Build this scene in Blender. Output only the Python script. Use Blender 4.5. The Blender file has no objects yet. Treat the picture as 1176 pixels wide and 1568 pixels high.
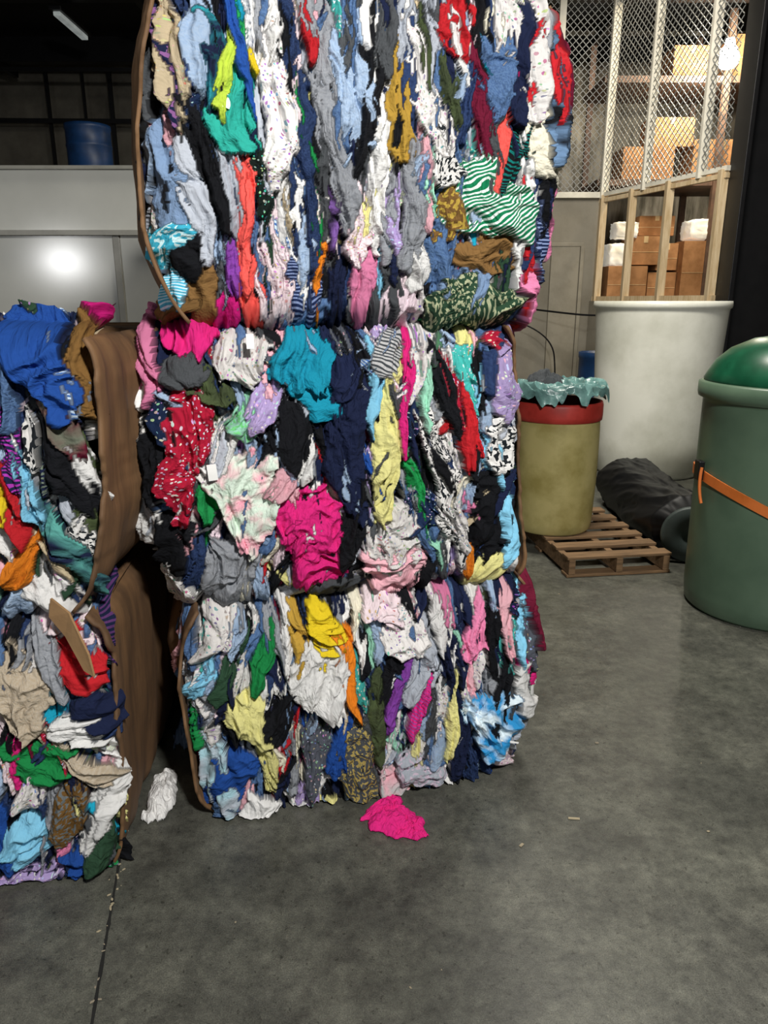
import bpy, bmesh, math, random
import numpy as np
from mathutils import Vector, Matrix
random.seed(7); np.random.seed(7)
scene=bpy.context.scene
scene.view_settings.view_transform='Standard'
COL=scene.collection
# ------------------------------------------------------------------ helpers
def lin(h):
    h=h.lstrip('#'); r=[int(h[i:i+2],16)/255 for i in (0,2,4)]
    return tuple((c/12.92 if c<=.04045 else ((c+.055)/1.055)**2.4) for c in r)
def link(o,parent=None):
    COL.objects.link(o)
    if parent: o.parent=parent
    return o
def empty(name,loc=(0,0,0)):
    e=bpy.data.objects.new(name,None); e.location=loc; e.empty_display_size=.1; COL.objects.link(e); return e
def mat(name,c1,c2=None,rough=.7,scale=6,detail=6,metal=0,bump=0,bscale=40,stretch=None,emit=0,spec=.5,lo=.4,hi=.65):
    m=bpy.data.materials.new(name); m.use_nodes=True; nt=m.node_tree; N=nt.nodes; L=nt.links
    b=N['Principled BSDF']; b.inputs['Roughness'].default_value=rough; b.inputs['Metallic'].default_value=metal
    b.inputs['Specular IOR Level'].default_value=spec
    c1=lin(c1); c2=lin(c2) if c2 else tuple(x*.75 for x in c1)
    tc=N.new('ShaderNodeTexCoord'); mp=N.new('ShaderNodeMapping'); L.new(tc.outputs['Object'],mp.inputs[0])
    if stretch: mp.inputs['Scale'].default_value=stretch
    n=N.new('ShaderNodeTexNoise'); n.inputs['Scale'].default_value=scale; n.inputs['Detail'].default_value=detail
    n.inputs['Roughness'].default_value=.6
    L.new(mp.outputs[0],n.inputs['Vector'])
    r=N.new('ShaderNodeValToRGB'); r.color_ramp.elements[0].position=lo; r.color_ramp.elements[1].position=hi
    r.color_ramp.elements[0].color=c1+(1,); r.color_ramp.elements[1].color=c2+(1,)
    L.new(n.outputs['Fac'],r.inputs[0]); L.new(r.outputs[0],b.inputs['Base Color'])
    if bump:
        n2=N.new('ShaderNodeTexNoise'); n2.inputs['Scale'].default_value=bscale; n2.inputs['Detail'].default_value=5
        L.new(mp.outputs[0],n2.inputs['Vector'])
        bp=N.new('ShaderNodeBump'); bp.inputs['Strength'].default_value=bump; bp.inputs['Distance'].default_value=.01
        L.new(n2.outputs['Fac'],bp.inputs['Height']); L.new(bp.outputs[0],b.inputs['Normal'])
    if emit:
        L.new(r.outputs[0],b.inputs['Emission Color']); b.inputs['Emission Strength'].default_value=emit
    return m
def mesh_obj(name,bm,m,parent=None,smooth=False,bevel=0):
    me=bpy.data.meshes.new(name); bmesh.ops.recalc_face_normals(bm,faces=bm.faces); bm.to_mesh(me); bm.free()
    o=bpy.data.objects.new(name,me); link(o,parent)
    for x in (m if isinstance(m,(list,tuple)) else [m]): me.materials.append(x)
    if smooth:
        for p in me.polygons: p.use_smooth=True
    if bevel:
        b=o.modifiers.new('bevel','BEVEL'); b.width=bevel; b.segments=2; b.limit_method='ANGLE'
    return o
def add_box(bm,c,s,rot=0,mi=0):
    M=Matrix.Translation(Vector(c))@Matrix.Rotation(rot,4,'Z')@Matrix.Diagonal((s[0],s[1],s[2],1))
    r=bmesh.ops.create_cube(bm,size=1,matrix=M)
    for f in {f for v in r['verts'] for f in v.link_faces}: f.material_index=mi
    return r['verts']
def box(name,c,s,m,rot=0,parent=None,bevel=0):
    bm=bmesh.new(); add_box(bm,c,s,rot); return mesh_obj(name,bm,m,parent,bevel=bevel)
def lathe(bm,prof,cx=0,cy=0,n=64,mi=0,wob=0,cap=True):
    rings=[]
    for k,(r,z) in enumerate(prof):
        rings.append([bm.verts.new((cx+r*math.cos(2*math.pi*i/n)*(1+wob*math.sin(3*2*math.pi*i/n+z*4)),cy+r*math.sin(2*math.pi*i/n)*(1+wob*math.cos(2*2*math.pi*i/n+z*3)),z)) for i in range(n)])
    for a,b in zip(rings,rings[1:]):
        for i in range(n):
            f=bm.faces.new((a[i],a[(i+1)%n],b[(i+1)%n],b[i])); f.material_index=mi; f.smooth=True
    if cap:
        f=bm.faces.new(rings[0]); f.material_index=mi
        f=bm.faces.new(rings[-1]); f.material_index=mi
def bar(bm,a,b,w,mi=0,h=None):
    a=Vector(a);b=Vector(b);d=b-a;L=d.length
    q=d.to_track_quat('Z','Y').to_matrix().to_4x4()
    M=Matrix.Translation((a+b)/2)@q@Matrix.Diagonal((w,h or w,L,1))
    r=bmesh.ops.create_cube(bm,size=1,matrix=M)
    for f in {f for v in r['verts'] for f in v.link_faces}: f.material_index=mi
def tube(name,pts,r,m,parent=None):
    cu=bpy.data.curves.new(name,'CURVE'); cu.dimensions='3D'; cu.bevel_depth=r; cu.bevel_resolution=3
    sp=cu.splines.new('NURBS'); sp.points.add(len(pts)-1); sp.use_endpoint_u=True; sp.order_u=3
    for p,q in zip(sp.points,pts): p.co=(*q,1)
    cu.materials.append(m); o=bpy.data.objects.new(name,cu); return link(o,parent)
_tab=np.random.RandomState(3).rand(256,256)
def vn(x,y):
    ix=np.floor(x).astype(int);iy=np.floor(y).astype(int);fx=x-ix;fy=y-iy
    fx=fx*fx*(3-2*fx);fy=fy*fy*(3-2*fy);a=ix&255;b=iy&255;a1=(a+1)&255;b1=(b+1)&255
    return (_tab[a,b]*(1-fx)+_tab[a1,b]*fx)*(1-fy)+(_tab[a,b1]*(1-fx)+_tab[a1,b1]*fx)*fy
def ridge(n): return 1-np.abs(2*n-1)

# ------------------------------------------------------------------ cloth data
PAL=dict(ch='4a4d50',nv='1b2340',tn='c9b898',lb='a4b8d0',bl='224c98',li='b8d048',wh='ecebe8',ye='e4c828',tq='2fa898',wf='ece8e4',dd='25355a',gy='9a9da2',
 rd='c0242c',bk='15161a',mu='c09a40',ol='4c5838',an='e8e6e2',mr='6a1630',de='4a6690',cr='e8e2cc',gs='147a50',bn='7a5a30',kh='806038',bg='7a93b4',dg='2e4a36',
 wp='f4dfe8',ns='1c2a50',co='fa6058',mg='c81c78',pf='eedce0',gl='b8bec8',cp='40b0cc',cs='50b8d8',bf='15201c',vi='80409c',la='b4a0d0',mi='a0dcc0',lp='ecb4be',
 pk='e888b0',te='1c9cba',hp='e42a82',nf='1c2c4c',rf='b01c38',td='d8e8d8',gn='20904c',yl='e6e094',lc='88ccea',tf='48b8b0',cf='585c66',bt='38a0e0',cb='d4c6b0',st='c4d8ec')
PAL['or']='e88424'; PAL['gs2']='c8c8c8'
PAT={'wf':('d','8c7c9c'),'an':('b','202428'),'rd':('0',0),'gs':('s','e8f4ec'),'cp':('b','d0f0f4'),'cs':('s','d0f0ff'),'ns':('s','8090b8'),'pf':('d','cc7890'),
 'nf':('d','a0a8bc'),'rf':('d','e4c8c8'),'td':('t','f0a8b8'),'tf':('d','f4e8e0'),'cf':('d','8a8e98'),'bt':('t','e8f8ff'),'bf':('d','30b070'),'st':('s','4068a8'),
 'gs2':('s','404448'),'cb':('k','b09c80'),'gy':('k','80848c'),'ol':('t','38402c'),'la':('d','d8ccec'),'lb':('k','8aa4c4'),'dd':('k','35486e'),'de':('k','6482a8')}
RND=['wh']*12+['bk']*15+['nv']*11+['gy']*6+['ch']*7+['pf']*2+['wf']*4+['lb']*5+['gl']*5+['dd']*8+['de']*8+['pk','lp','lp','hp','rd','mr','te','lc','mi','yl','bl','la','gn','cr','cr','co','an','ol','tn','nf','cf','rf','dg','st','tf','wp','bg']
TOP="ch 240 90 60 14 5|nv 262 80 80 8 -5|tn 275 75 85 14 -5|lb 305 50 70 14 0|bl 298 90 30 8 0|nv 322 100 90 16 -5|li 345 110 45 12 10|bl 368 80 70 9 -10|wh 385 30 50 10 0|ye 388 95 25 6 0|tq 355 175 52 28 -12|wf 420 170 100 20 5|dd 458 200 190 19 -2|gy 490 80 110 22 -8|rd 480 40 40 10 0|lb 540 80 105 24 5|bk 565 140 90 12 8|ch 595 50 50 15 0|wh 585 225 110 16 5|mu 612 140 80 15 -3|gy 625 280 100 20 -3|ol 650 60 50 14 -5|wf 655 140 80 20 -15|an 675 215 60 18 -20|mr 730 130 100 15 -12|rd 712 30 50 24 -10|de 765 120 55 28 0|wf 780 40 70 20 0|nv 805 90 80 16 5|wf 828 80 80 12 0|rd 862 80 80 14 -3|mr 880 60 60 8 0|bk 847 150 80 11 5|cr 825 215 60 20 -30|gs 757 315 52 45 -30|ol 692 150 50 16 -10|bn 690 320 40 22 0|kh 745 382 42 26 75|de 670 385 50 20 10|bg 715 420 30 25 0|dg 725 468 62 32 80|wp 622 470 28 22 0|ch 580 455 45 25 0|ns 465 415 60 22 0|de 470 488 40 22 80|or 488 420 50 7 0|co 376 340 80 12 0|co 382 440 60 20 0|mg 350 470 30 15 0|pf 412 420 80 22 0|bg 262 250 90 24 -5|gl 295 275 90 18 -8|bk 308 220 90 14 -15|cp 265 365 32 28 0|cs 283 425 45 14 0|kh 315 410 75 15 0|kh 290 470 20 30 0|gl 350 285 60 15 0|co 373 265 50 10 0|bf 403 275 60 15 0|gy 520 230 100 18 -5|vi 355 410 40 10 0|pf 550 350 60 15 0|pk 560 430 50 15 5|nv 520 440 60 14 0|wh 635 400 40 17 0|wh 800 340 70 9 5|bk 838 290 70 10 -5|pk 862 310 60 8 10|pk 818 450 50 17 -10|ns 835 345 60 9 5|la 600 315 50 12 -5|mi 655 240 60 9 -5|lp 645 230 80 7 -5|wh 700 60 70 8 -10|bk 510 330 50 10 0|nv 605 400 30 10 0|bk 780 260 50 14 20"
MID="hp 290 510 30 28 20|pk 235 545 60 14 5|ch 285 565 30 28 0|wf 370 540 35 32 0|ol 320 585 25 25 0|lp 415 560 45 16 0|te 465 545 45 36 10|te 490 605 30 38 60|nv 540 565 80 24 -5|nf 258 620 45 18 0|rf 285 680 95 25 5|mi 375 630 30 22 0|la 400 610 38 18 20|bk 455 665 50 22 0|td 380 772 66 36 -5|gn 325 775 30 14 20|wh 232 785 40 22 0|an 218 680 35 12 0|gy 345 880 48 32 -10|lp 430 740 30 15 20|nv 540 690 90 28 -10|yl 592 660 105 18 3|gs2 588 540 35 18 20|lc 575 600 60 10 0|hp 622 600 90 7 5|an 668 715 115 18 -18|bk 740 760 85 22 0|bk 695 640 90 14 -20|rd 715 640 60 12 -10|tf 720 575 38 18 -10|la 780 570 58 18 0|an 765 660 50 20 10|hp 475 805 50 42 20|hp 500 880 35 48 70|wh 482 790 38 16 10|bk 543 800 60 20 10|wf 595 830 50 34 0|lp 615 880 36 45 70|ch 515 920 50 15 70|lb 530 740 42 9 -30|wf 700 780 60 14 -10|yl 750 870 26 22 0|or 725 850 20 8 0|nf 650 790 30 25 30|wh 788 880 30 14 0|lc 780 790 60 10 5|wf 640 540 60 14 10|rf 780 530 20 20 0|bk 270 840 40 14 -10|mi 650 590 60 8 0|bk 650 890 30 10 20|wf 285 900 35 20 0|lb 400 880 40 12 10|bk 240 720 60 12 0"
BOT="mu 455 960 50 12 0|or 530 1020 65 13 -15|ye 505 975 25 40 80|wh 487 1045 52 36 0|bk 432 1085 50 15 25|wf 330 950 50 18 20|lb 360 960 45 12 10|dg 355 1015 60 13 15|gn 315 1120 40 9 0|gn 400 1000 40 11 10|lc 322 1020 50 12 10|yl 385 1095 42 26 20|bl 365 1188 38 22 60|cf 480 1150 52 18 0|ch 545 1180 70 26 5|bl 525 1130 55 12 15|ol 582 1090 60 11 0|vi 612 1040 60 13 10|wf 620 975 35 30 0|gl 640 1015 60 13 10|pk 730 960 50 14 10|bk 757 965 60 9 5|lp 777 960 45 9 0|cf 812 975 45 18 0|mr 822 930 50 11 0|wh 802 1055 38 22 10|bt 745 1112 52 30 10|nv 702 1130 60 13 5|yl 688 1100 60 8 5|lb 655 1120 45 16 0|gl 652 1182 26 32 60|lp 600 1195 18 26 60|la 470 1215 25 14 0|gl 345 1195 55 13 -10|de 365 1250 12 28 80|wh 400 1235 22 24 0|yl 495 1225 18 18 0|nv 420 1240 25 10 -20|rd 440 1130 50 7 20|pf 590 940 25 30 70|nv 690 990 70 8 0|wh 680 960 40 14 0|hp 640 1080 50 8 15|nv 350 1060 40 9 10|bk 765 1060 70 10 0|yl 410 1160 40 12 -10"
LTOP="bl 40 545 80 34 -10|st 75 560 60 13 -10|bn 108 560 70 14 -10|lc 40 735 70 12 -15|rd 15 765 60 18 -5|or 35 850 40 16 40|bk 85 700 95 15 -15|wh 118 735 50 12 -15|an 116 830 60 12 15|nv 92 850 60 13 -10|wh 65 905 45 22 -20|de 8 600 50 14 0|mr 85 640 50 14 -10|ye 5 760 30 8 0|dg 10 480 12 25 80|mg 100 485 12 20 80|lb 20 920 40 16 10|nv 20 690 50 14 -10|an 50 670 30 8 0|gy 150 490 12 20 80|bk 130 478 12 30 80"
LBOT="rd 95 1000 45 26 -15|cb 28 1065 60 38 -10|nv 140 1080 30 22 0|wh 130 1120 28 28 60|gn 45 1155 58 28 -60|cb 110 1155 75 13 -40|bn 105 1235 45 20 10|wh 160 1225 40 13 20|bl 125 1320 28 20 20|dg 150 1285 35 15 10|lc 50 1275 45 28 20|la 45 1345 45 22 80|bl 8 1290 40 14 0|gy 72 1010 50 12 -10|pf 60 940 30 14 10|wf 55 1215 30 14 40"
# the garment notes above were taken off a site photo (col,row); this rectifies them to metres (u along face, z height) on the bale face
SC=1200/1176
def rectify(P0,yaw,a,b,tilt=math.radians(16)):
    c,s=math.cos(tilt),math.sin(tilt); ux,uy=math.cos(yaw),math.sin(yaw)
    xc=(a*SC-600)/1150; yc=(800-b*SC)/1150; dy=c+s*yc; dz=-s+c*yc
    t=(P0[0]*uy-P0[1]*ux)/(xc*uy-dy*ux)
    return (t*xc-P0[0])*ux+(t*dy-P0[1])*uy, 1.6+t*dz, t*SC/1150
def garments(T,F):
    out=[]
    for e in T.split('|'):
        n,x,y,a,b,an=e.split(); u,z,k=rectify(*F,float(x),float(y))
        out.append((n,u,z,float(a)*k,max(.008,float(b)*k),math.radians(float(an))))
    return out
def outline(pts,F):
    q=sorted([(rectify(*F,*p)[1],rectify(*F,*p)[0]) for p in pts]); zs=[a for a,_ in q]; us=[b for _,b in q]
    return lambda z:np.interp(z,zs,us)

def fabric():
    m=bpy.data.materials.new('mixed_fabric'); m.use_nodes=True; nt=m.node_tree;N=nt.nodes;L=nt.links
    b=N['Principled BSDF']; b.inputs['Roughness'].default_value=.9; b.inputs['Specular IOR Level'].default_value=.15
    def at(n):
        x=N.new('ShaderNodeAttribute'); x.attribute_name=n; return x
    c1,c2,pt,uv=at('col'),at('col2'),at('pat'),at('guv')
    sp=N.new('ShaderNodeSeparateColor'); L.new(pt.outputs['Color'],sp.inputs[0])
    def mth(op,a,b=None,v=None):
        x=N.new('ShaderNodeMath'); x.operation=op; L.new(a,x.inputs[0])
        if b is not None: L.new(b,x.inputs[1])
        if v is not None: x.inputs[1].default_value=v
        return x.outputs[0]
    def noise(sc,det,vec,st=None):
        if st:
            mp=N.new('ShaderNodeMapping'); mp.inputs['Scale'].default_value=st; L.new(vec,mp.inputs[0]); vec=mp.outputs[0]
        n=N.new('ShaderNodeTexNoise'); n.inputs['Scale'].default_value=sc; n.inputs['Detail'].default_value=det; L.new(vec,n.inputs['Vector']); return n.outputs['Fac']
    V=uv.outputs['Vector']
    vo=N.new('ShaderNodeTexVoronoi'); vo.inputs['Scale'].default_value=95; L.new(V,vo.inputs['Vector'])
    dots=mth('LESS_THAN',mth('ADD',vo.outputs['Distance'],mth('MULTIPLY',noise(260,1,V),v=.35)),v=.46)
    sx=N.new('ShaderNodeSeparateXYZ'); L.new(V,sx.inputs[0])
    stripes=mth('GREATER_THAN',mth('SINE',mth('MULTIPLY',sx.outputs[1],v=640.)),v=.2)
    blot=mth('GREATER_THAN',noise(105,1,V),v=.54)
    tie=N.new('ShaderNodeMapRange'); tie.inputs[1].default_value=.42; tie.inputs[2].default_value=.62; L.new(noise(16,3,V),tie.inputs[0])
    hea=N.new('ShaderNodeMapRange'); hea.inputs[1].default_value=.4; hea.inputs[2].default_value=.6; L.new(noise(200,2,V),hea.inputs[0])
    al=pt.outputs['Alpha']; ist=mth('GREATER_THAN',al,v=.75); ish=mth('MULTIPLY',mth('GREATER_THAN',al,v=.25),al)
    notT=mth('LESS_THAN',al,v=.75)
    a=mth('MULTIPLY',dots,sp.outputs[0]); s_=mth('MULTIPLY',stripes,sp.outputs[1]); c=mth('MULTIPLY',blot,sp.outputs[2])
    d=mth('MULTIPLY',tie.outputs[0],ist); h=mth('MULTIPLY',mth('MULTIPLY',hea.outputs[0],ish),notT)
    f=mth('MAXIMUM',mth('MAXIMUM',mth('MAXIMUM',a,s_),mth('MAXIMUM',c,d)),h)
    vm=N.new('ShaderNodeMix'); vm.data_type='RGBA'; vm.inputs[0].default_value=.4; L.new(c2.outputs['Color'],vm.inputs[6]); L.new(vo.outputs['Color'],vm.inputs[7])
    vm2=N.new('ShaderNodeMix'); vm2.data_type='RGBA'; L.new(sp.outputs[0],vm2.inputs[0]); L.new(c2.outputs['Color'],vm2.inputs[6]); L.new(vm.outputs[2],vm2.inputs[7])
    mx=N.new('ShaderNodeMix'); mx.data_type='RGBA'; L.new(f,mx.inputs[0]); L.new(c1.outputs['Color'],mx.inputs[6]); L.new(vm2.outputs[2],mx.inputs[7])
    L.new(mx.outputs[2],b.inputs['Base Color'])
    wr=mth('ABSOLUTE',mth('SUBTRACT',noise(1,3,V,(70,20,1)),v=.5))
    wr2=mth('ABSOLUTE',mth('SUBTRACT',noise(55,2,V),v=.5))
    hh=mth('ADD',wr,mth('MULTIPLY',wr2,v=.8))
    bp=N.new('ShaderNodeBump'); bp.inputs['Strength'].default_value=.75; bp.inputs['Distance'].default_value=.014
    L.new(hh,bp.inputs['Height']); L.new(bp.outputs[0],b.inputs['Normal'])
    return m
FAB=fabric()
def cell_style(n,rs):
    c=np.array(lin(PAL[n]))*rs.uniform(.75,1.05); c2=c; pat=(0,0,0,0)
    if n in PAT and PAT[n][0]!='0':
        t,h=PAT[n]; c2=np.array(lin(h)); pat={'d':(1,0,0,0),'s':(0,1,0,0),'b':(0,0,1,0),'t':(0,0,0,1),'k':(0,0,0,.5)}[t]
    elif rs.rand()<.07:
        c2=np.clip(c*rs.uniform(.3,.6)+rs.rand(3)*.4,0,1); pat=[(1,0,0,0),(0,1,0,0),(0,0,1,0),(0,0,0,1)][rs.randint(4)]
    return np.clip(c,0,1),c2,pat
def set_attrs(me,col,col2,pat,guv):
    n=len(me.vertices)
    for nm,a in (('col',col),('col2',col2)):
        x=me.attributes.new(nm,'FLOAT_COLOR','POINT'); d=np.ones((n,4),np.float32); d[:,:3]=a; x.data.foreach_set('color',d.ravel())
    x=me.attributes.new('pat','FLOAT_COLOR','POINT'); x.data.foreach_set('color',pat.astype(np.float32).ravel())
    x=me.attributes.new('guv','FLOAT_VECTOR','POINT'); x.data.foreach_set('vector',guv.astype(np.float32).ravel())
def grid_mesh(name,P,m,parent,keep=None):
    nz,ns,_=P.shape; me=bpy.data.meshes.new(name)
    idx=np.arange(nz*ns).reshape(nz,ns)
    q=np.stack([idx[:-1,:-1],idx[:-1,1:],idx[1:,1:],idx[1:,:-1]],-1).reshape(-1,4)
    if keep is not None:
        k=(keep[:-1,:-1]&keep[:-1,1:]&keep[1:,1:]&keep[1:,:-1]).ravel(); q=q[k]
    me.vertices.add(nz*ns); me.vertices.foreach_set('co',P.reshape(-1).astype(np.float32))
    me.loops.add(q.size); me.loops.foreach_set('vertex_index',q.ravel().astype(np.int32))
    me.polygons.add(len(q)); me.polygons.foreach_set('loop_start',np.arange(0,q.size,4,dtype=np.int32))
    me.polygons.foreach_set('use_smooth',np.ones(len(q),bool))
    me.update(calc_edges=True); me.validate()
    me.materials.append(m); o=bpy.data.objects.new(name,me); return link(o,parent)

def field(S,Z,gl,rs,spread,nfill,srange,zrange,fs):
    """stack of garments: highest one wins; returns height + per-garment colour data"""
    nz,ns=S.shape; H=np.full(S.shape,-.045); col=np.zeros(S.shape+(3,))+.01; col2=col.copy(); pat=np.zeros(S.shape+(4,)); guv=np.zeros(S.shape+(3,))
    res=S[0,1]-S[0,0]; s0=S[0,0]; z0=Z[0,0]
    WX=(vn(S*8+5,Z*5)-.5)*.022+(vn(S*26,Z*20+9)-.5)*.014+(vn(S*70,Z*50+9)-.5)*.005; WZ=(vn(S*9+50,Z*9+7)-.5)*.05+(vn(S*25+7,Z*25+3)-.5)*.022
    items=[]
    nx=int(math.sqrt(nfill*(srange[1]-srange[0])/(zrange[1]-zrange[0])*2.4)); ny=int(nfill/nx)
    for i in range(nx):
        for j in range(ny):
            items.append((RND[rs.randint(len(RND))],srange[0]+(i+rs.rand())/nx*(srange[1]-srange[0]),zrange[0]+(j+rs.rand())/ny*(zrange[1]-zrange[0]),rs.uniform(fs[0],fs[1]),rs.uniform(fs[2],fs[3]),math.radians(rs.normal(0,spread)),rs.uniform(-.04,.012)))
    for g in gl: items.append(g+(rs.uniform(.017,.032)+(.010 if g[4]>.05 else 0),))
    for n,gu,gz,a,b,an,base in items:
        el=a/b; a=a*(1.22 if el>2.2 else 1.14); b=b*(1.04 if el>2.2 else 1.12)
        R=max(a,b)*1.25+.05
        i0=max(0,int((gu-R-s0)/res)); i1=min(ns,int((gu+R-s0)/res)+1); j0=max(0,int((gz-R-z0)/res)); j1=min(nz,int((gz+R-z0)/res)+1)
        if i1-i0<3 or j1-j0<3: continue
        sl=(slice(j0,j1),slice(i0,i1)); x=S[sl]+WX[sl]-gu; z=Z[sl]+WZ[sl]-gz
        ca,sa=math.cos(an),math.sin(an); lx=x*ca-z*sa; lz=x*sa+z*ca
        ox,oz=rs.rand(2)*200
        lx=lx+(vn(lz*8+ox,lz*0+oz)-.5)*b*1.1+b*.2*np.sin(lz/a*rs.uniform(1,3)+ox)
        taper=np.clip(1+.6*rs.uniform(-1,1)*np.clip(lz/a,-1,1),.35,2)
        d=(np.abs(lx/(b*1.12*taper))**1.8+np.abs(lz/(a*1.1))**2.0)
        d=d*(1+.7*(vn(lx*34+ox,lz*18+oz)-.5)+.25*(vn(lx*90+ox,lz*60+oz)-.5))
        wide=b>.045 or a/b<1.8
        w=vn(lx*11+oz,lz*8+ox)
        q=float(np.clip(.95/b,17,48))
        if wide: f1=ridge(vn(lx*18+w*4+ox,lz*9+w*3)); f2=ridge(vn(lx*38+w*5,lz*22+oz))
        else: f1=ridge(vn(lx*q+w*2.2+ox,lz*4+oz)); f2=ridge(vn(lx*q*2.1+w*3.5,lz*11+oz))
        f3=ridge(vn(lx*85+ox+w*5,lz*46+w*6))
        f1=f1**1.5; f2=f2**1.3; val=np.clip(1-np.abs(vn(lx*q*.8+w*2+9,lz*5+ox)-.5)*9,0,1)
        h=base+.010*(1-np.minimum(d,3)**2)+.027*f1+.0155*f2+.006*f3-.017*val-.016*np.clip(lz/a,-1,1)-.003
        h=np.where(d>1.0,h-.05*(d-1.0)*10,h)
        ok=(h>H[sl])&(d<1.3)
        c,c2,pt=cell_style(n,rs)
        H[sl]=np.where(ok,h,H[sl]); o3=ok[...,None]
        col[sl]=np.where(o3,c,col[sl]); col2[sl]=np.where(o3,c2,col2[sl]); pat[sl]=np.where(o3,pt,pat[sl])
        guv[sl]=np.where(o3,np.stack([lx+ox,lz+oz,np.zeros_like(lx)+ox],-1),guv[sl])
    return H,col,col2,pat,guv

CARD=mat('cardboard','a07e56','80603e',rough=.85,scale=3,bump=.25,bscale=25)
CARDD=mat('cardboard_brown','7c5c3c','563f2a',rough=.75,scale=2.5,bump=.35,bscale=10,stretch=(3,3,.5))
TAG=mat('care_tag','f4f4f0','e0e0dc',rough=.6)
def bale(F,z0,z1,ul,ur,gl,seed,spread,depth=1.3,wrapL=-.01,wrapR=.12,insetL=.03,insetR=.035,res=.003,cm=0,rc=.1,nfill=520,bul=.05,sideR=.5,fs=(.06,.15,.012,.027),tags=()):
    rs=np.random.RandomState(seed); P0,yaw=F; U=np.array([math.cos(yaw),math.sin(yaw)]); B=np.array([-math.sin(yaw),math.cos(yaw)])
    e=empty('clothing_bale',(0,0,0)); side=.16; mg=.045
    zz=np.arange(z0-(mg if z0>.05 else 0),z1+mg,res); uL=ul(zz)+insetL; uR=ur(zz)-insetR
    ss=np.arange(uL.min()-side,uR.max()+min(side,sideR),res); S,Z=np.meshgrid(ss,zz)
    H,col,col2,pat,guv=field(S,Z,gl,rs,spread,nfill,(ss[0],ss[-1]),(zz[0],zz[-1]),fs)
    c=((uL+uR)/2)[:,None]; hw=((uR-uL)/2)[:,None]; p=S-c; sg=np.sign(p); a=np.abs(p); r=rc
    keep=p<hw+sideR
    over=np.clip(a-(hw-r),0,None); ph=np.minimum(over/r,math.pi/2); ex=np.clip(over-r*math.pi/2,0,None)
    Uc=c+sg*(np.minimum(a,hw-r)+r*np.sin(ph)); D=r*(1-np.cos(ph))+ex+.035
    lowd=(Z-z0) if z0>.05 else (Z-z0)+10
    ed=np.clip(1-np.minimum(lowd,z1-Z)/.065,0,1); D=D+.16*(1-np.sqrt(np.clip(1-ed**2,0,1)))
    tz=(Z-z0)/(z1-z0)*2-1; D=D+bul*np.where((tz<0)&(z0<.05),.15,1)*tz**2
    Uc=Uc+sg*np.sin(ph)*H; D=D-np.cos(ph)*H; Zc=Z+np.sign(tz)*ed*.5*H
    Zc=np.maximum(Zc,.004+.012*vn(S*30,Z*30) if z0<.05 else -9)
    X=P0[0]+Uc*U[0]+D*B[0]; Y=P0[1]+Uc*U[1]+D*B[1]
    o=grid_mesh('pressed_clothes',np.stack([X,Y,Zc],-1),FAB,e,keep=keep); n=S.size
    set_attrs(o.data,col.reshape(n,3),col2.reshape(n,3),pat.reshape(n,4),guv.reshape(n,3))
    for tx,ty,tw,th,ta in tags:
        u,z,_=rectify(*F,tx,ty); bm=bmesh.new(); add_box(bm,(0,0,0),(tw,.0015,th))
        M=Matrix.Translation((P0[0]+u*U[0]-.03*B[0],P0[1]+u*U[1]-.03*B[1],z))@Matrix.Rotation(yaw,4,'Z')@Matrix.Rotation(ta,4,'Y')@Matrix.Rotation(-.3,4,'X')
        bmesh.ops.transform(bm,matrix=M,verts=bm.verts); mesh_obj('tag',bm,TAG,e)
    zc=np.linspace(z0+.01,z1-.012,70); nw=220; t=np.linspace(0,1,nw)
    T,ZZ=np.meshgrid(t,zc); l=ul(ZZ); rr=ur(ZZ); w=rr-l
    dl=depth; f=T*3
    rag=.04*(vn(ZZ*12+seed,ZZ*0)-.5)+.015*(vn(ZZ*50,ZZ*0+seed)-.5)
    sL=wrapL+rag; sR=wrapR+rag
    D1=np.where(f<1,sL+(dl-sL)*f,np.where(f<2,dl,dl-(dl-sR)*(f-2))); U1=np.where(f<1,l,np.where(f<2,l+w*(f-1),rr))
    tz=((ZZ-z0)/(z1-z0)*2-1)
    crease=.022*(vn(T*24+seed,ZZ*1.6)-.5)+.016*ridge(vn(T*34,ZZ*2.2+seed))-.008+.005*(vn(T*80,ZZ*9)-.5)
    bulge=(1-tz**4)*(.05+cm)*np.where(f<1,np.sin(np.clip(f,0,1)*math.pi),np.where(f<2,0,np.sin(np.clip(f-2,0,1)*math.pi)))-.05*np.abs(tz)**8
    out=crease+bulge
    U1=U1+np.where(f<1,-out,np.where(f>2,out,0)); D1=D1+np.where((f>=1)&(f<=2),out,0)
    G=np.stack([P0[0]+U1*U[0]+D1*B[0],P0[1]+U1*U[1]+D1*B[1],ZZ],-1)
    o=grid_mesh('cardboard_wrap',G,CARDD,e); s=o.modifiers.new('t','SOLIDIFY'); s.thickness=.009; s.offset=-1
    q=np.linspace(0,1,50); A_,B_=np.meshgrid(q,q); l=float(ul(z1)); rr=float(ur(z1))
    Ut=l+.02+(rr-l-.04)*A_; Dt=.2+(dl-.22)*B_; Zt=z1-.02+.025*(vn(A_*8,B_*8)-.5)+.015*np.sin(A_*math.pi)*np.sin(B_*math.pi)
    o=grid_mesh('cardboard_lid',np.stack([P0[0]+Ut*U[0]+Dt*B[0],P0[1]+Ut*U[1]+Dt*B[1],Zt],-1),CARDD,e); s=o.modifiers.new('t','SOLIDIFY'); s.thickness=.006
    return e
FA=((-.551,2.0),math.radians(13)); FB=((-.83,1.76),math.radians(6))
SL=[(225,-60),(233,0),(222,100),(220,200),(228,350),(255,440),(266,488),(224,505),(210,600),(206,700),(222,800),(252,870),(280,922),(283,950),(276,1050),(298,1150),(325,1265)]
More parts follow.
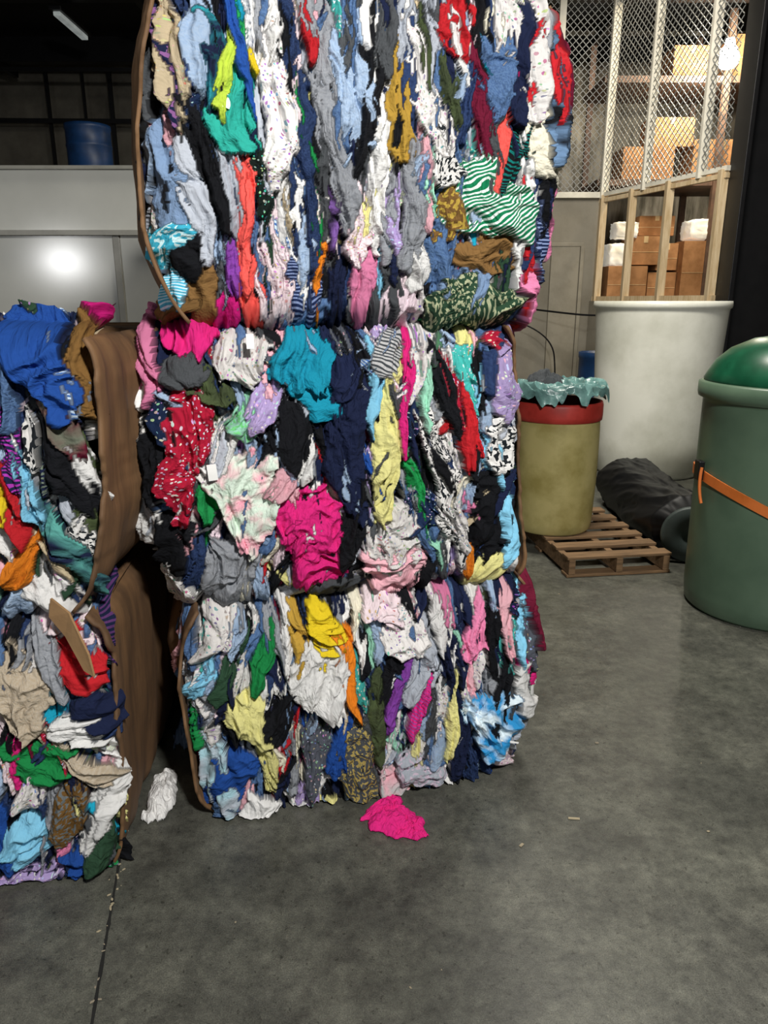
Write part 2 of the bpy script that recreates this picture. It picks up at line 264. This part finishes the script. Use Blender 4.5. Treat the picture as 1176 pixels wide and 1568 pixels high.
SR=[(892,-60),(888,0),(888,100),(880,200),(864,300),(845,400),(836,480),(804,505),(804,600),(801,700),(802,800),(815,860),(825,905),(836,1000),(826,1100),(795,1195)]
zm=rectify(*FA,540,497)[1]; zb=rectify(*FA,540,915)[1]
def clipf(pts,lo,hi,F):
    f=outline(pts,F); return lambda z:f(np.clip(z,lo,hi))
bale(FA,0.0,zb,clipf(SL,0,zb-.03,FA),clipf(SR,0,zb-.03,FA),garments(BOT,FA),11,14,wrapL=.0,wrapR=.1,fs=(.06,.15,.012,.028),tags=((775,1128,.07,.006,.3),))
bale(FA,zb,zm,clipf(SL,zb+.02,zm-.03,FA),clipf(SR,zb+.02,zm-.03,FA),garments(MID,FA),12,24,wrapL=.14,wrapR=.05,insetL=.02,tags=((382,522,.02,.04,0),(325,720,.026,.045,-.1)))
bale(FA,zm,zm+.86,clipf(SL,zm+.03,9,FA),clipf(SR,zm+.03,9,FA),garments(TOP,FA),13,6,wrapL=-.03,wrapR=.12,nfill=560,fs=(.08,.22,.012,.026),tags=((348,160,.018,.034,.35),))
zl=rectify(*FB,80,945)[1]; zt=1.525
RL=[(165,468),(150,520),(146,600),(150,700),(156,800),(144,900),(134,940),(160,965),(172,1060),(182,1150),(188,1290)]
for (a,b,g,sd) in ((0,zl,LBOT,21),(zl,zt,LTOP,22)):
    lo_=a==0
    f=clipf(RL,a+.02,b-.03,FB); bale(FB,a,b,lambda z:np.zeros_like(z)-1.15,f,garments(g,FB),sd,14,depth=1.3,wrapL=.1,wrapR=.03 if lo_ else .0,insetR=.03 if lo_ else .045,rc=.06,cm=-.06 if lo_ else .01,bul=.02,sideR=.01,fs=(.06,.16,.012,.028))

def crumple(name,cx,cy,rx,ry,h,colr,seed,rot=0,z=0.002,parent=None,fine=1):
    n=150; q=np.linspace(-1.15,1.15,n); X,Y=np.meshgrid(q,q); d=np.sqrt(X**2+Y**2)*(1+.55*(vn(X*2.2+seed,Y*2.2+seed*3)-.5)+.12*(vn(X*5+seed,Y*5)-.5))
    w=vn(X*3+seed,Y*3); e_=np.clip(1-d**2,0,1); H=h*(e_**.6*(.4+.6*ridge(vn(X*4*fine+w*3+seed,Y*3*fine+w)))+e_**.4*.16*ridge(vn(X*8*fine+w*4,Y*7*fine+seed)))
    x=X*rx;y=Y*ry; c,s=math.cos(rot),math.sin(rot)
    o=grid_mesh(name,np.stack([cx+x*c-y*s,cy+x*s+y*c,z+H],-1),FAB,parent,keep=d<1)
    N=n*n; c1=np.array(lin(PAL[colr])); P=np.zeros((N,4)); c2=c1
    if colr in PAT: c2=np.array(lin(PAT[colr][1])); P[:,0]=1
    set_attrs(o.data,np.tile(c1,(N,1)),np.tile(c2,(N,1)),P,np.stack([x.ravel(),y.ravel(),0*x.ravel()],-1))
    s=o.modifiers.new('t','SOLIDIFY'); s.thickness=.003; return o
pe=empty('pink_shirt'); crumple('shirt_body',.035,1.99,.085,.075,.035,'hp',3,rot=-.6,parent=pe,fine=.8); crumple('sleeve',-.005,2.035,.08,.04,.03,'hp',12,rot=.8,parent=pe,fine=.8); crumple('sleeve',.085,1.95,.05,.04,.025,'hp',17,rot=-.9,parent=pe,fine=.8)
crumple('white_shirt',-.745,2.11,.05,.12,.05,'wh',5,rot=.12,fine=.6)
crumple('blue_shirt',-.75,2.5,.045,.12,.08,'bg',8,rot=.1,fine=.8)
bm=bmesh.new(); fl=[(0,0,0),(.05,.02,-.03),(.10,.05,-.13),(.11,.055,-.19),(.08,.04,-.18),(.03,.01,-.10),(-.01,0,-.05)]
vs=[bm.verts.new((-.84+x,1.72-y,.88+z)) for x,y,z in fl]; bm.faces.new(vs)
o=mesh_obj('torn_cardboard',bm,CARD); o.modifiers.new('s','SOLIDIFY').thickness=.006

# ------------------------------------------------------------------ room
def floor_mat():
    m=mat('concrete_floor','676761','52534e',rough=.42,scale=1.1,detail=9,bump=.08,bscale=60,spec=.5,lo=.35,hi=.68)
    nt=m.node_tree;N=nt.nodes;L=nt.links;b=N['Principled BSDF']; src=b.inputs['Base Color'].links[0].from_socket
    tc=N['Texture Coordinate']
    def mul(src,sc,det,lo,hi,a,c,ro=.7):
        v=tc.outputs['Object']
        n=N.new('ShaderNodeTexNoise'); n.inputs['Scale'].default_value=sc; n.inputs['Detail'].default_value=det; n.inputs['Roughness'].default_value=ro; L.new(v,n.inputs['Vector'])
        r=N.new('ShaderNodeValToRGB'); r.color_ramp.elements[0].position=lo; r.color_ramp.elements[1].position=hi; r.color_ramp.elements[0].color=(a,a,a,1); r.color_ramp.elements[1].color=(c,c,c*.97,1); L.new(n.outputs['Fac'],r.inputs[0])
        mx=N.new('ShaderNodeMix'); mx.data_type='RGBA'; mx.blend_type='MULTIPLY'; mx.inputs[0].default_value=1; L.new(src,mx.inputs[6]); L.new(r.outputs[0],mx.inputs[7]); return mx.outputs[2],n
    s,n=mul(src,7,12,.38,.66,.58,1.26,.78); s,_=mul(s,26,8,.3,.7,.62,1.34,.78); s,_=mul(s,2.6,8,.42,.6,.78,1.1,.7); s,_=mul(s,300,2,.3,.72,.6,1.45); s,_=mul(s,55,3,.6,.68,1,.5); s,_=mul(s,38,4,.66,.72,1,1.4); L.new(s,b.inputs['Base Color'])
    mr=N.new('ShaderNodeMapRange'); mr.inputs[3].default_value=.28; mr.inputs[4].default_value=.58; L.new(n.outputs['Fac'],mr.inputs[0]); L.new(mr.outputs[0],b.inputs['Roughness'])
    return m
box('floor',(0,5,-.05),(18,20,.1),floor_mat())
DARKW=mat('block_wall_paint','6a665c','545048',rough=.9,scale=2,bump=.2)
box('wall_back',(0,14.1,2.8),(16,.2,5.6),DARKW); box('wall_left',(-8,5,2.8),(.2,20,5.6),DARKW); box('wall_right',(8,5,2.8),(.2,20,5.6),DARKW)
box('ceiling',(0,5,5.7),(18,20,.2),mat('steel_deck','1c1d1f','141517',rough=.7))
BLK=mat('black_steel','141416','0d0d10',rough=.45,metal=.3); GAL=mat('galvanised','a8aaa8','8c8e8c',rough=.4,metal=.4)
bm=bmesh.new()
for y in (8,10.5,13): add_box(bm,(0,y,5.35),(16,.15,.35))
for x in (-6,-3,0,3): add_box(bm,(x,9,5.15),(.08,9,.1))
mesh_obj('roof_truss',bm,BLK)
bm=bmesh.new()
for x,w in ((-5.6,.05),(-5.0,.04),(-4.55,.06),(-3.9,.04)): bar(bm,(x,13.7,0),(x,13.7,5.3),w)
bar(bm,(-8,13.6,4.5),(0,13.6,4.45),.07); bar(bm,(-8,12.6,5.0),(0,12.6,4.95),.05)
mesh_obj('wall_pipes',bm,BLK)
bm=bmesh.new(); add_box(bm,(-4.05,10.9,5.02),(.09,.9,.05)); add_box(bm,(-4.05,10.9,5.07),(.16,1.0,.05),0,1); mesh_obj('ceiling_tube_light',bm,[mat('tube','c8d0ce',emit=.3,rough=.4),BLK],bevel=.01)
WP=mat('glossy_panel','bcbcb4','b0b0a8',rough=.17,scale=1.5,spec=.6)
pe=empty('wall_partition'); GR=mat('panel_trim','8c8a80','7c7a70',rough=.35)
box('panel_lower',(-3.6,5.06,1.0),(7,.12,2.0),WP,parent=pe)
box('panel_upper',(-3.6,5.05,2.21),(7,.14,.36),WP,parent=pe); box('trim_rail',(-3.6,4.97,2.015),(7,.05,.03),GR,parent=pe)
box('trim_cap',(-3.6,5.04,2.395),(7,.17,.02),GR,parent=pe); box('kick',(-3.6,4.985,.06),(7,.03,.12),GR,parent=pe)
for x in (-4.0,-2.88,-1.71,-.66): box('seam_strip',(x,4.993,1.0),(.045,.012,2.0),GR,parent=pe,bevel=.004)
she=empty('storage_shelf')
bm=bmesh.new()
for x in (-4.2,-2.5):
    for y in (8.7,9.5): bar(bm,(x,y,0),(x,y,2.75),.07)
add_box(bm,(-3.35,9.1,2.78),(1.8,.9,.06))
mesh_obj('shelf_frame',bm,BLK,she)
BLU=mat('blue_plastic','143a68','0e2c50',rough=.45)
def drum(name,cx,cy,z,r,h,m,parent=None):
    bm=bmesh.new(); lathe(bm,[(r*.93,z),(r*.98,z+.02),(r,z+.05),(r,z+h*.3),(r*1.025,z+h*.32),(r*1.025,z+h*.35),(r,z+h*.37),(r,z+h*.64),(r*1.025,z+h*.66),(r*1.025,z+h*.69),(r,z+h*.71),(r,z+h*.92),(r*1.03,z+h*.94),(r*1.03,z+h),(r*.95,z+h),(r*.94,z+h*.97),(0.01,z+h*.97)],cx,cy)
    return mesh_obj(name,bm,m,parent)
drum('blue_drum_on_shelf',-3.3,9.05,2.81,.24,.66,BLU,she); drum('blue_drum',2.68,9.2,0,.28,1.0,BLU)

# ------------------------------------------------------------------ right side: half wall, opening, mesh cage
PL=mat('painted_block','8a8578','787264',rough=.75,scale=1.5,bump=.15); WOOD=mat('timber','d0bc9a','b89f78',rough=.7,scale=4,stretch=(8,8,1))
WST=mat('white_stud','e4e0d2','d0ccbe',rough=.5)
A_=Vector((2.84,10.4,0)); E_=Vector((3.58,8.33,0)); d=(E_-A_); Lw=d.length; ang=math.atan2(d.y,d.x); mid=(A_+E_)/2
def along(f,z,off=0):
    nrm=Vector((d.y,-d.x,0)).normalized()
    p=A_+d*f+nrm*off; return (p.x,p.y,z)
box('wall_cage_base',(mid.x,mid.y,.8),(Lw,.12,1.6),PL,rot=ang)
cage=empty('wire_mesh_cage')
bm=bmesh.new()
for f in (.03,.40,.82): bar(bm,along(f,2.88),along(f,5.5),.095,h=.06)
bar(bm,along(0,2.93),along(1,2.93),.05)
mesh_obj('studs',bm,WST,cage)
bm=bmesh.new()
for f in (.03,.3,.60,.97): bar(bm,along(f,1.6),along(f,2.92),.085)
bar(bm,along(0,1.6),along(1,1.6),.06,h=.12); bar(bm,along(0,2.86),along(1,2.86),.05)
mesh_obj('window_frame',bm,WOOD,cage)
def mesh_panel(name,pf,L,z0,z1,step=.085):
    bm=bmesh.new(); H=z1-z0
    k=int((L+H)/step)
    for i in range(k):
        for sgn in (0,1):
            o=i*step; s0_=max(0,o-H); s1_=min(L,o)
            if s1_<=s0_: continue
            za,zb_=z0+(o-s0_),z0+(o-s1_)
            a=(s0_ if not sgn else L-s0_); b=(s1_ if not sgn else L-s1_)
            bar(bm,pf(a/L,za),pf(b/L,zb_),.007)
    return mesh_obj(name,bm,GAL,cage)
mesh_panel('chain_link_right',lambda f,z:along(f,z,.03),Lw,2.95,5.5)
mesh_panel('chain_link_left',lambda f,z:(1.6+1.24*f,10.42,z),1.24,2.95,5.5)
bm=bmesh.new(); bar(bm,(2.2,10.4,2.9),(2.2,10.4,5.5),.08); bar(bm,(1.4,10.4,2.93),(2.84,10.4,2.93),.07); mesh_obj('stud_left',bm,WST,cage)
box('wall_half',(1.0,10.5,1.45),(3.7,.14,2.9),PL)
bm=bmesh.new(); add_box(bm,(2.42,10.395,1.15),(.38,.05,2.3)); add_box(bm,(2.42,10.375,2.32),(.46,.03,.05)); add_box(bm,(2.64,10.375,1.15),(.05,.03,2.3)); mesh_obj('door_1',bm,mat('door_paint','8f897a','837d6e',rough=.6),bevel=.006)
box('wall_store',(4.9,13.0,2.8),(5.5,.1,5.6),mat('insulation','a8a294','5c584c',rough=.8,scale=1.6,stretch=(6,1,1)))
rk=empty('stocked_pallet_rack')
bm=bmesh.new()
for z in (1.55,3.15,4.4): add_box(bm,(4.6,11.4,z),(3.4,1.1,.08))
for x in (3.0,4.5,6.2):
    for y in (10.85,11.95): bar(bm,(x,y,0),(x,y,5.2),.08)
mesh_obj('rack_frame',bm,mat('rack_brown','6a5040','4a3a30',rough=.6),rk)
BX=mat('box_card','ac7c50','90643c',rough=.8); TAPE=mat('tape','d8bc90',rough=.3)
def carton(c,s,rot=0):
    bm=bmesh.new(); add_box(bm,c,s,rot)
    add_box(bm,(c[0],c[1],c[2]+s[2]/2+.001),(s[0],.06,.004),rot,1); add_box(bm,(c[0],c[1]-s[1]/2-.001,c[2]+s[2]*.38),(.06,.004,s[2]*.24),rot,1)
    add_box(bm,(c[0],c[1]-s[1]/2-.001,c[2]-.02),(s[0]*.98,.003,.006),rot,1)
    return mesh_obj('cardboard_box',bm,[BX,TAPE],rk,bevel=.008)
for c,s in (((3.42,11.1,1.84),(.55,.5,.46)),((3.66,11.15,2.28),(.42,.45,.38)),((4.55,11.1,2.0),(.78,.55,.8)),((3.95,11.2,1.8),(.4,.45,.38)),((4.0,11.2,2.2),(.3,.4,.36)),((3.85,11.3,2.62),(.5,.4,.26)),
    ((3.6,11.2,3.4),(.7,.5,.42)),((4.6,11.2,3.45),(.8,.5,.5)),((3.9,11.2,3.8),(.6,.4,.36)),((5.0,11.2,4.7),(.8,.5,.5)),((4.1,11.3,4.65),(.5,.5,.4))): carton(c,s)
LG=mat('stretch_wrap_glow','fbf6ea','ece4d0',rough=.3,emit=.25)  # plain wrap, no lamp; faint emission added so the bundles look brightly lit
for c,s in (((3.30,11.05,2.22),(.3,.4,.3)),((3.38,11.05,2.55),(.3,.3,.2)),((4.5,11.05,2.55),(.6,.45,.28))):
    bm=bmesh.new(); add_box(bm,c,s); bmesh.ops.subdivide_edges(bm,edges=bm.edges,cuts=8,use_grid_fill=True)
    for v in bm.verts:
        q=(v.co-Vector(c)); v.co=Vector(c)+q*(1.18-.9*q.length)+Vector((random.gauss(0,.006),random.gauss(0,.006),random.gauss(0,.006)))
    mesh_obj('wrapped_bundle',bm,LG,rk,smooth=True)
bm=bmesh.new(); add_box(bm,(4.05,8.2,2.8),(.86,.06,5.6)); add_box(bm,(3.63,8.2,2.8),(.05,.35,5.6)); add_box(bm,(4.48,8.2,2.8),(.05,.35,5.6)); add_box(bm,(4.7,8.35,2.8),(.9,.06,5.6)); mesh_obj('steel_column',bm,BLK,bevel=.006)
bm=bmesh.new(); lathe(bm,[(.01,4.36),(.08,4.38),(.12,4.43),(.13,4.5),(.10,4.58),(.06,4.63),(.05,4.7)],4.26,10.3,24); mesh_obj('pendant_lamp',bm,mat('bulb','fff6e8','fff6e8',emit=60))
tube('cable',[(1.9,9.9,1.5),(2.2,9.6,1.46),(2.6,9.3,1.42),(2.9,9.1,1.45)],.012,BLK)
tube('cable',[(1.7,9.9,1.35),(2.2,9.9,1.2),(2.3,9.95,.6),(2.3,10.0,.1)],.01,BLK)

# ------------------------------------------------------------------ white tank
TK=mat('translucent_white_plastic','eeeee2','c6c6b6',rough=.35,scale=1.2,detail=8,bump=.05,bscale=8)
bm=bmesh.new(); lathe(bm,[(.48,.0),(.50,.03),(.525,.3),(.555,.9),(.585,1.5),(.59,1.53),(.605,1.54),(.61,1.56),(.605,1.6),(.58,1.6),(.575,1.55),(.54,.9),(.48,.05),(.01,.05)],2.58,7.1,96,wob=.006)
mesh_obj('plastic_tank',bm,TK)
YD=mat('yellow_plastic','b8ac72','988c50',rough=.45,scale=5,detail=8,bump=.05); RED=mat('red_rim','c03c34','a02c24',rough=.5)
ye=empty('plastic_drum',(0,0,0)); cx,cy=1.13,4.79; r=.275
bm=bmesh.new(); lathe(bm,[(r*.90,.135),(r*.95,.15),(r*.97,.2),(r,.45),(r*1.005,.6),(r,.8),(r*.99,.865)],cx,cy,72,0,wob=.006,cap=False); lathe(bm,[(r*.99,.865),(r*1.03,.87),(r*1.04,.9),(r*1.04,.965),(r*1.02,.985),(r*.96,.985),(r*.95,.93),(.01,.93)],cx,cy,72,1,wob=.006,cap=False)
mesh_obj('drum_body',bm,[YD,RED],ye)
BAG=mat('teal_bag','6c9490','4c6c6a',rough=.28,scale=9,detail=4,bump=.5,bscale=18)
q=np.linspace(0,2*math.pi,301); rr=np.linspace(0,1,90); Q,R=np.meshgrid(q,rr)
Q2=np.cos(Q);Q3=np.sin(Q); ca=vn(Q2*3+9,Q3*3+1); cb_=ridge(vn(Q2*7+3,Q3*7+2)); k=np.clip((R-.7)/.3,0,1)
rad=np.where(R<.7,R/.7*.29,.29+.05*ca*np.sqrt(k))+k*.03*cb_*ca; zz=1.03+.05*vn(Q2*R*4,Q3*R*4)+.055*ridge(vn(Q2*R*7+4,Q3*R*7))-k*(.03+.08*ca**1.5+.03*cb_)
grid_mesh('bag_liner',np.stack([cx+rad*Q2,cy+rad*Q3,zz],-1),BAG,ye)
crumple('bag_contents',1.04,4.75,.13,.10,.13,'ch',41,z=1.06,parent=ye,fine=.7)
PW=mat('pallet_wood','86694a','644e36',rough=.85,scale=5,stretch=(1,10,10),bump=.2)
bm=bmesh.new(); w,dp=.66,1.05
for y in np.linspace(-dp/2+.05,dp/2-.05,6): add_box(bm,(0,y,.122),(w,.095,.018))
for x in (-w/2+.03,0,w/2-.03): add_box(bm,(x,0,.067),(.04,dp,.09))
for y in (-dp/2+.05,0,dp/2-.05): add_box(bm,(0,y,.011),(w,.095,.018))
o=mesh_obj('wooden_pallet',bm,PW,bevel=.003); o.location=(1.35,4.70,0); o.rotation_euler=(0,0,math.radians(8))
nq,nr=160,140; Q,T=np.meshgrid(np.linspace(0,2*math.pi,nq),np.linspace(0,1,nr))
w=vn(np.cos(Q)*2+3,T*5)
R=.21*(1+.3*(vn(np.cos(Q)*1.5+5,np.sin(Q)*1.5+T*4)-.5)+.09*ridge(vn(np.cos(Q)*4+9+w,np.sin(Q)*3+T*7))+.03*ridge(vn(np.cos(Q)*9+w*3,np.sin(Q)*6+T*18)))*np.clip(np.minimum(T,1-T)*12,0.02,1)**.45
X=1.98+R*np.cos(Q)*1.05+.02*T; Z_=np.maximum(.17+R*np.sin(Q)*.95,.004); Y=4.42+T*1.6
re=empty('film_roll'); grid_mesh('wrapped_body',np.stack([X,Y,Z_],-1),mat('black_film','0e0f12','08090a',rough=.5,spec=.35),re)
bm=bmesh.new(); lathe(bm,[(.17,0),(.18,.01),(.18,.03),(.17,.04),(.06,.045),(.05,.03),(.01,.03)],0,0,48)
o=mesh_obj('end_disc',bm,mat('grey_disc','4c5856','3c4644',rough=.5),re); o.rotation_euler=(math.radians(90),0,math.radians(-14)); o.location=(1.93,4.42,.19)
GB=mat('green_plastic','5e7560','4c6350',rough=.38,scale=2,detail=8,bump=.04,bscale=12); GD=mat('green_lid','1c5f42','124a32',rough=.3); OR=mat('orange_strap','d87430','c06420',rough=.6)
ge=empty('plastic_bin'); cx,cy,r=2.07,3.74,.42
bm=bmesh.new(); lathe(bm,[(r*.9,.0),(r*.95,.02),(r*.97,.1),(r*.985,.5),(r*1.0,1.1),(r*1.0,1.12),(r*1.06,1.13),(r*1.07,1.15),(r*1.07,1.2),(r*1.02,1.21)],cx,cy,96,0)
mesh_obj('bin_body',bm,GB,ge)
bm=bmesh.new(); lathe(bm,[(r*1.0,1.2),(r*1.02,1.22),(r*.97,1.26),(r*.9,1.31),(r*.75,1.37),(r*.5,1.42),(r*.2,1.44),(.005,1.442)],cx,cy,96,0); mesh_obj('domed_lid',bm,GD,ge)
bm=bmesh.new(); n=96; ra=[]
for k in range(n):
    a=2*math.pi*k/n; z=.55+.19*math.cos(a-math.radians(170))
    rr_=r*.99+.008
    ra.append([bm.verts.new((cx+(rr_+dr)*math.cos(a),cy+(rr_+dr)*math.sin(a),z+dz)) for dr,dz in ((-.003,-.026),(.004,-.026),(.004,.026),(-.003,.026))])
for k in range(n):
    A1,B1=ra[k],ra[(k+1)%n]
    for j in range(4): bm.faces.new((A1[j],A1[(j+1)%4],B1[(j+1)%4],B1[j]))
mesh_obj('orange_strap',bm,OR,ge)
box('bracket',(cx-r-.02,cy-.02,.76),(.03,.06,.1),BLK,parent=ge,bevel=.005); tube('strap_tail',[(cx-r-.02,cy-.05,.78),(cx-r-.035,cy-.06,.68),(cx-r-.02,cy-.09,.60)],.008,OR,ge)
bm=bmesh.new(); a=Vector((-.36,-.1)); b=Vector((-1.25,3.9)); pl=[];pr=[]
for k in range(160):
    p=a.lerp(b,k/159); w=.003+.003*random.random(); pl.append(bm.verts.new((p.x-w,p.y,.0015))); pr.append(bm.verts.new((p.x+w,p.y,.0015)))
for k in range(159): bm.faces.new((pl[k],pr[k],pr[k+1],pl[k+1]))
mesh_obj('trim_floor_joint',bm,mat('joint_filler','1e1e1b',rough=.9))
bm=bmesh.new()
rs=random.Random(5)
for k in range(52):
    if k<40:
        t=rs.random(); p=a.lerp(b,.3+.22*t); x,y=p.x+rs.gauss(0,.01),p.y
    else: x,y=rs.uniform(-.4,2.0),rs.uniform(1.3,4)
    s=rs.uniform(.0015,.004)
    M=Matrix.Translation((x,y,s*.5))@Matrix.Rotation(rs.random()*6,4,'Z')@Matrix.Diagonal((s*rs.uniform(1,2.5),s,s*.6,1))
    bmesh.ops.create_icosphere(bm,subdivisions=1,radius=1,matrix=M)
for x,y,l,an in ((.61,2.0,.018,-.1),(.42,1.88,.008,.8),(.8,2.42,.006,0)):
    add_box(bm,(x,y,.003),(l*2,.008,.003),an)
mesh_obj('floor_litter',bm,mat('crumbs','a89c80','8c8270',rough=.9))

# ------------------------------------------------------------------ lights
def area(name,loc,tgt,size,power,c=(1,1,1),sy=None):
    l=bpy.data.lights.new(name,'AREA'); l.energy=power; l.size=size; l.color=c
    if sy: l.shape='RECTANGLE'; l.size_y=sy
    o=bpy.data.objects.new(name,l); o.location=loc; o.rotation_euler=(Vector(tgt)-Vector(loc)).to_track_quat('-Z','Y').to_euler(); link(o); return o
area('work_light',(.95,-.75,3.45),(-.1,2.3,1.1),.3,172,(1,.98,.95))
area('highbay_light',(1.0,4.2,5.3),(2.4,6.8,.9),1.0,260,(1,.95,.85))
area('floodlight',(-4.2,-.2,2.1),(-2,5,1.7),.35,26,(1,1,1),.15)
area('store_light',(4.2,9.6,5.3),(4.4,11.2,1.8),.5,115,(1,.86,.64))
area('cage_light',(2.0,7.0,5.2),(3.2,9.6,3.2),.4,50,(1,.92,.8))
l=bpy.data.lights.new('bulb_light','POINT'); l.energy=100; l.shadow_soft_size=.1; l.color=(1,.9,.72); o=bpy.data.objects.new('bulb_light',l); o.location=(4.26,10.55,4.3); link(o)
w=bpy.data.worlds.new('w'); scene.world=w; w.use_nodes=True; w.node_tree.nodes['Background'].inputs[0].default_value=(.8,.9,1,1); w.node_tree.nodes['Background'].inputs[1].default_value=.16
cam=bpy.data.cameras.new('camera'); co=bpy.data.objects.new('camera',cam); link(co); co.location=(0,0,1.6); co.rotation_euler=(math.radians(74),0,0)
cam.sensor_fit='VERTICAL'; cam.sensor_height=36; cam.sensor_width=27; cam.lens=1150/1600*36; cam.clip_start=.05; scene.camera=co
